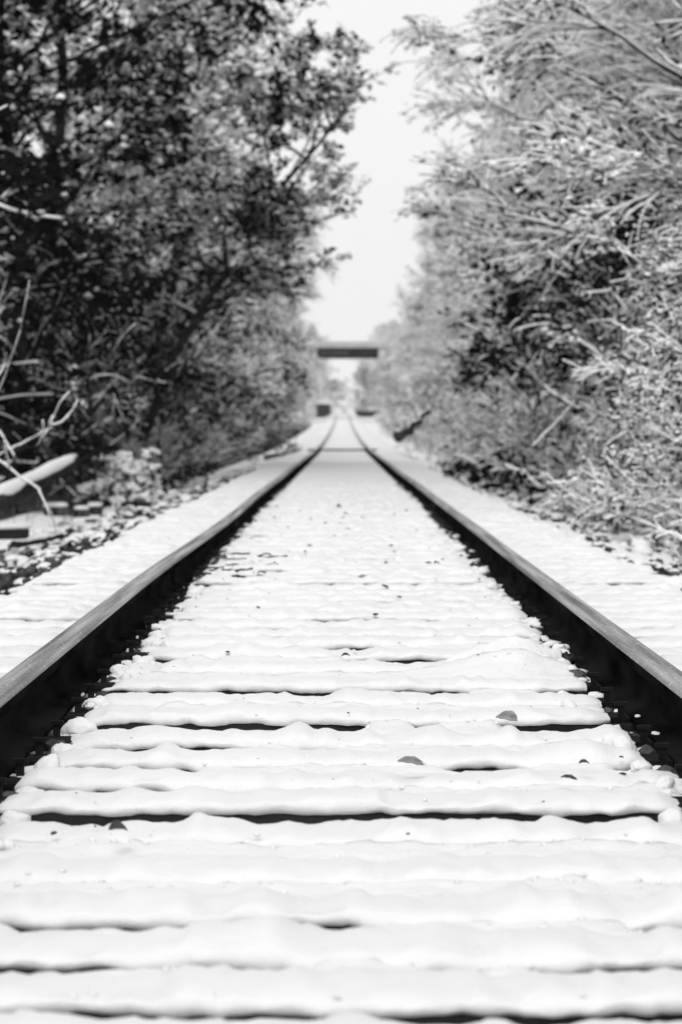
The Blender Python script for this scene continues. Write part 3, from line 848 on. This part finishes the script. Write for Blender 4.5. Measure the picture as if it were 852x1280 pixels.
# twigs lying by the left rail
def twig_heap():
    r = np.random.default_rng(8); mb = MB()
    root = thing('twig_pile', 'little tangle of dark twigs and leaves on the snow inside the left rail', 'twigs', (0, 0, 0))
    for k in range(26):
        c = np.array([r.uniform(-.66, -.36), r.uniform(15.7, 18.2), 0]); c[2] = float(bed_height(c[0], c[1])) + .02
        if abs(c[1] % .5) < .3: c[2] = max(c[2], TIE_TOP + float(rise(c[1])) + .03)
        a = r.uniform(-.6, .6); L = r.uniform(.05, .16)
        t = np.linspace(-1, 1, 5)[:, None]; p = c + t * np.array([math.cos(a), math.sin(a), r.uniform(-.05, .12)]) * L / 2 + r.normal(0, .004, (5, 3))
        tubes(mb, p[None], np.full((1, 5), r.uniform(.002, .005)), 5)
    mb.build('litter', M['wood'], root)['kind'] = 'stuff'
twig_heap()

# ------------------------------------------------------------------ fallen leaves on the snow
def leaf_obj(u, v, w, label, m='deadleaf', curl=.35, rot=0., seed=0, h=.675, lift=0., ratio=.55):
    D = 4400 * h / (v - 537); c = px(u, v, D)
    L = w * D / 4400
    n = 11; k = 5
    t = np.linspace(-1, 1, n); s = np.linspace(-1, 1, k)
    V = []
    for a in t:
        ww = max(.03, (1 - a * a) ** .7) * ratio
        for b in s: V.append((a * L / 2, b * ww * L / 2, (curl * (1 - a * a) * .5 + .18 * abs(b) * ww + .03 * math.sin(a * 9 + seed)) * L / 2))
    V = np.array(V); F = grid_faces(n, k)
    V2 = V + np.array([0, 0, .0015]); nn = len(V)
    mb = MB(); mb.add(V, F); mb.add(V2, F[:, ::-1])
    o = mb.build('fallen_leaf', M[m], None, True); o.location = (c[0], c[1], c[2] + .004 + lift); o.rotation_euler = (R(20), R(8), rot)
    tag(o, label, 'leaf', 'dead leaves lying on the snow')
leaf_obj(633, 906, 30, 'curled pale dead leaf on the snow right of centre', rot=-.5, curl=.5, ratio=.8, lift=.008)
leaf_obj(513, 961, 34, 'flat grey dead leaf on a tie edge near the middle', rot=-.2, lift=.006)
leaf_obj(147, 1047, 26, 'dark curled dead leaf at lower left', 'darkleaf', .9, .4, ratio=.9, lift=.006)
leaf_obj(457, 724, 22, 'thin pale leaf half buried in the snow beyond the middle', rot=.1, curl=.2)
leaf_obj(424, 637, 8, 'tiny dark leaf standing on the snow far between the rails', 'darkleaf', 1.3, .5, ratio=1.2, lift=.01)
leaf_obj(503, 689, 7, 'tiny dark leaf on the snow right of the pale buried leaf', 'darkleaf', 1.3, .2, ratio=1.1, lift=.008)
leaf_obj(730, 962, 15, 'small dark leaf beside the right margin of the snow', 'darkleaf', .9, .3, lift=.006)
leaf_obj(711, 981, 22, 'narrow dark leaf on the snow at the right, the lowest there', 'darkleaf', .5, -.3, ratio=.35, lift=.006)
leaf_obj(432, 827, 12, 'small dark leaf in the broken slot in the middle', 'darkleaf', 1., .3, lift=.01)
leaf_obj(545, 708, 10, 'tiny dark leaf on the snow nearer the right rail', 'darkleaf', 1., .9, lift=.008)

def specks():
    r = np.random.default_rng(19); mb = MB(); n = 110
    i = r.integers(5, 60, n); x = r.uniform(-.62, .62, n)
    y = T_Y[i] + np.where(r.random(n) < .6, -.02 + r.normal(0, .012, n), r.uniform(-.2, .2, n))
    z = np.maximum(bed_height(x, y), np.where(np.abs(y - T_Y[i] - .1) < .14, TIE_TOP + rise(y) + .024 + T_Z[i], -9)) + .004
    L = (.003 + .010 * r.random(n) ** 2) * (1 + (y > 12) * .5)
    blobs(mb, np.stack([x, y, z], -1), np.stack([L, L * .5, L * .28], -1), .25, ico(1, .25, 8))
    tag(mb.build('leaf_litter', M['darkleaf']), kind='stuff')
specks()

# ------------------------------------------------------------------ dry grass at the verges
def grass():
    r = np.random.default_rng(14); n = 15000
    y = 20 + r.random(n) ** 1.3 * 70; s = r.choice([-1, 1], n, p=[.08, .92]); x = s * (r.uniform(2.35, 4.2, n) + (s < 0) * .55)
    cl = fbm(x * 1.5, y * .7, seed=61); k = cl > -.15; x, y = x[k], y[k]; n = len(x)
    z = np.where(np.abs(x) < 3.1, bed_height(x, y), ground_height(x, y)) - .02
    b = np.stack([x, y, z], -1); L = r.uniform(.08, .34, n); az = r.uniform(0, 6.28, n); ln = r.uniform(.1, .8, n)
    d = np.stack([np.cos(az) * ln, np.sin(az) * ln, np.ones(n)], -1); d /= np.linalg.norm(d, axis=-1, keepdims=True)
    side = np.stack([-np.sin(az), np.cos(az), 0 * az], -1) * .005
    m = b + d * (L * .55)[:, None]; e = b + d * L[:, None] + np.stack([np.cos(az), np.sin(az), -np.ones(n)], -1) * (L * .25)[:, None]
    V = np.stack([b - side, b + side, m + side * .8, m - side * .8, e], 1).reshape(-1, 3); i = np.arange(n)[:, None] * 5
    mb = MB(); mb.add(V, i + np.array([[0, 1, 2, 3]]), i + np.array([[3, 2, 4]]))
    tag(mb.build('dry_grass', M['grass']), kind='stuff')
grass()

# ------------------------------------------------------------------ bridge over the line
def bridge():
    y0 = 380.; W = 9.0
    zb = CAMH - (447 - 537) * y0 / 4400       # underside
    root = thing('road_bridge', 'dark steel girder road bridge crossing over the track far ahead', 'bridge', (.3, y0, zb))
    s = y0 / 4400.
    g = MB(); x0, x1 = px(396, 0, y0)[0] - .3, px(473, 0, y0)[0] - .3
    box(g, x0, x1, 0, .35, 0, 3.2 * s); box(g, x0 + .1, x1, 0, .35, 8.2 * s, 12.2 * s); box(g, x0 - .0, x1, .12, .2, 3.2 * s, 8.2 * s)
    girder = g.build('girder', M['girder'], root)
    q = MB(); n = 13
    for k in range(n):
        x = x0 + .05 + (x1 - x0 - .2) * k / (n - 1); box(q, x, x + .12, .01, .12, 3.2 * s, 8.2 * s)
    q.build('stiffener', M['girder'], girder)
    c = MB(); 
    for k in range(5):
        x = x0 + .5 + k * .62; c = MB(); box(c, x, x + .34, .06, .118, 4.0 * s, 7.4 * s); c.build('web_panel', M['panel'], girder)
    g2 = MB(); box(g2, x0, x1, 6.5, 6.8, 0, 12.2 * s); g2.build('rear_girder', M['girder'], root)
    d = MB(); box(d, -W, W, -.15, 7.0, 12.25 * s, 13.6 * s); d.build('deck', M['concrete'], root)
    p = MB(); box(p, -W, W, -.1, .08, 13.65 * s, 19.6 * s); box(p, -W, W, 6.8, 6.95, 13.65 * s, 19.6 * s); p.build('parapet', M['concrete'], root)
    sn = MB(); box(sn, -W, W, -.13, .11, 19.65 * s, 20.3 * s); sn.build('snow_cap', M['snow'], root)
    for sx in (-1, 1):
        a = MB(); xa, xb = sorted((x0 - 1.2 if sx < 0 else x1 + 1.2, sx * W)); box(a, xa, xb, -.05, 6.9, -8.5, 12.2 * s); a.build('abutment', M['snow'] if False else M['concrete'], root)
bridge()
# embankments flanking the bridge ends, white with snow
def embank():
    for s in (-1, 1):
        ys = np.arange(340, 400, 3.); xs = np.arange(0, 40, 1.5)
        X, Y = np.meshgrid(xs, ys)
        H = 7.2 * sstep(-.8, 3.2, X) * np.exp(-((np.abs(Y - 383) - 3).clip(0) / 9) ** 2)
        V = np.stack([s * (4.2 + X), Y, P(Y) - .6 + H + .15 * fbm(X, Y * .5, seed=70)], -1).reshape(-1, 3)
        me = mesh_np('embankment', V, grid_faces(len(ys), len(xs)), True); me.materials.append(M['snow'])
        tag(obj('embankment', me), kind='structure')
embank()
for i, (x, y, sc) in enumerate([(-4.6, 352, 1.5), (4.9, 350, 1.5), (-4.9, 300, 1.4), (4.8, 305, 1.3), (-4.6, 255, 1.3), (4.8, 330, 1.2)]):
    place('shrubR', x, y, rot=i * 1.3, sc=sc, label='pale snowy shrub on the %s verge, %s' % ('left' if x < 0 else 'right', ['close before the bridge end', 'nearest the bridge', 'a little before the bridge', 'well before the bridge', 'farthest from the bridge of those three', 'between the two others before the bridge'][i]), cat='shrub', group='shrubs just before the bridge')

for i, (x, y, sc) in enumerate([(-7.5, 600, 3.6), (-2.0, 640, 2.9), (4.2, 590, 3.2), (7.5, 620, 3.5)]):
    place('shrubR', x, y, rot=i * 1.9, sc=sc, label='pale misty thicket seen through the opening under the bridge', cat='thicket', group='misty thickets seen under the bridge')

# things at the crest: a dark low shed, a dark wall, a lone tree
def crest():
    a = px(395, 518, 440); b = px(413, 505, 440)
    root = thing('low_shed', 'small dark low shed left of the rails where they vanish', 'shed', (float((a[0] + b[0]) / 2), 440, float(a[2])))
    w = (b[0] - a[0]) / 2; h = b[2] - a[2]
    mb = MB(); box(mb, -w, w, 0, 3, -.5, h); mb.build('wall', M['concrete'] if False else M['bark'], root)
    rf = MB(); rf.add([(-w - .1, -.1, h + .01), (w + .1, -.1, h + .01), (w + .1, 3.1, h + .01), (-w - .1, 3.1, h + .01), (-w - .1, 1.5, h + .3), (w + .1, 1.5, h + .3)],
                      [[0, 1, 5, 4], [3, 4, 5, 2]], [[0, 4, 3], [1, 2, 5]], [[0, 3, 2, 1]]); rf.build('roof', M['snow'], root)
    a = px(441, 518, 447); b = px(474, 513.5, 447)
    mb = MB(); box(mb, a[0] * 1.25, b[0], 447, 447.4, a[2] - .4, b[2]); o = mb.build('low_wall', M['bark'])
    tag(o, 'low dark wall right of the rails where they vanish', 'wall')
crest()
place('oakB', float(px(453, 0, 470)[0]) + .2, 470, rot=2.0, sc=(.42, .42, .58), label='lone grey tree seen under the right half of the bridge', cat='tree')
r_ = np.random.default_rng(77)
for i in range(22):
    y = 560 + i * 18 + r_.uniform(0, 6); x = (-1) ** i * (r_.uniform(.0, 1) * y * .02 + 6.0) if i < 12 else (-1) ** i * r_.uniform(6, 16)
    place(['snowA', 'snowB'][i % 2], x, y, rot=r_.uniform(0, 6), sc=r_.uniform(1.0, 1.6), label='pale snowy tree fading in the mist beyond the bridge', cat='tree', group='misty trees beyond the bridge')
for i in range(14):
    for s in (-1, 1):
        y = 385 + i * 9; x = s * (9 + r_.uniform(0, 3) + i * .2)
        place(['snowA', 'snowB'][i % 2], x, y, rot=r_.uniform(0, 6), sc=r_.uniform(.8, 1.2), label='pale snowy tree massed beyond the %s end of the bridge' % ('left' if s < 0 else 'right'), cat='tree', group='snowy trees at the %s bridge end' % ('left' if s < 0 else 'right'))

# ------------------------------------------------------------------ haze
mb = MB(); box(mb, -950, 950, -70, 2050, -4, 42)
hz = bpy.data.materials.new('haze'); hz.use_nodes = True; nt = hz.node_tree; nt.nodes.clear()
out = nt.nodes.new('ShaderNodeOutputMaterial'); pv = nt.nodes.new('ShaderNodeVolumePrincipled')
pv.inputs['Color'].default_value = (.95, .95, .95, 1); pv.inputs['Density'].default_value = .0001
nt.links.new(pv.outputs[0], out.inputs['Volume'])
tag(mb.build('haze', hz), kind='stuff')

# ------------------------------------------------------------------ light, sky, camera
SUN_EL, SUN_AZ = 40, -170     # azimuth measured from +Y (view direction) towards +X
w = bpy.data.worlds.new('World'); scene.world = w; w.use_nodes = True
nt = w.node_tree; nt.nodes.clear()
sky = nt.nodes.new('ShaderNodeTexSky'); sky.sky_type = 'NISHITA'; sky.sun_disc = False
sky.sun_elevation = R(SUN_EL); sky.sun_rotation = R(SUN_AZ); sky.air_density = 1; sky.dust_density = 5
bw = nt.nodes.new('ShaderNodeRGBToBW'); nt.links.new(sky.outputs[0], bw.inputs[0])
mx = nt.nodes.new('ShaderNodeMix'); mx.data_type = 'RGBA'; mx.inputs[0].default_value = .75
nt.links.new(bw.outputs[0], mx.inputs[6]); mx.inputs[7].default_value = (10.7, 10.7, 10.7, 1)   # even cloud cover
bg = nt.nodes.new('ShaderNodeBackground'); bg.inputs['Strength'].default_value = .1
nt.links.new(mx.outputs[2], bg.inputs[0])
wo = nt.nodes.new('ShaderNodeOutputWorld'); nt.links.new(bg.outputs[0], wo.inputs[0])

sd = bpy.data.lights.new('sun', 'SUN'); sd.energy = 1.45; sd.angle = R(24); sd.color = (1, 1, 1)
so = bpy.data.objects.new('sun', sd); COL.objects.link(so)
import mathutils
dirv = mathutils.Vector((math.sin(R(SUN_AZ)) * math.cos(R(SUN_EL)), math.cos(R(SUN_AZ)) * math.cos(R(SUN_EL)), math.sin(R(SUN_EL))))
so.rotation_euler = dirv.to_track_quat('Z', 'Y').to_euler()

cd = bpy.data.cameras.new('camera'); co = bpy.data.objects.new('camera', cd); COL.objects.link(co)
cd.sensor_fit = 'VERTICAL'; cd.sensor_height = 36; cd.sensor_width = 24; cd.lens = 36 * 4400 / 1280
cd.clip_start = .1; cd.clip_end = 4000
co.location = (-.012, 0, CAMH)
co.rotation_euler = (R(90 - math.degrees(math.atan(103 / 4400))), 0, math.atan(2 / 4400))
cd.dof.use_dof = True; cd.dof.focus_distance = 8.8; cd.dof.aperture_fstop = 8.2; cd.dof.aperture_blades = 7
scene.camera = co

scene.view_settings.view_transform = 'Standard'; scene.view_settings.look = 'None'
scene.view_settings.exposure = .10; scene.view_settings.gamma = 1; scene.view_settings.use_curve_mapping = False
scene.render.engine = 'CYCLES'
scene.cycles.use_denoising = True
scene.cycles.max_bounces = 5; scene.cycles.diffuse_bounces = 4; scene.cycles.glossy_bounces = 2; scene.cycles.transmission_bounces = 0; scene.cycles.volume_bounces = 1
scene.cycles.transparent_max_bounces = 4
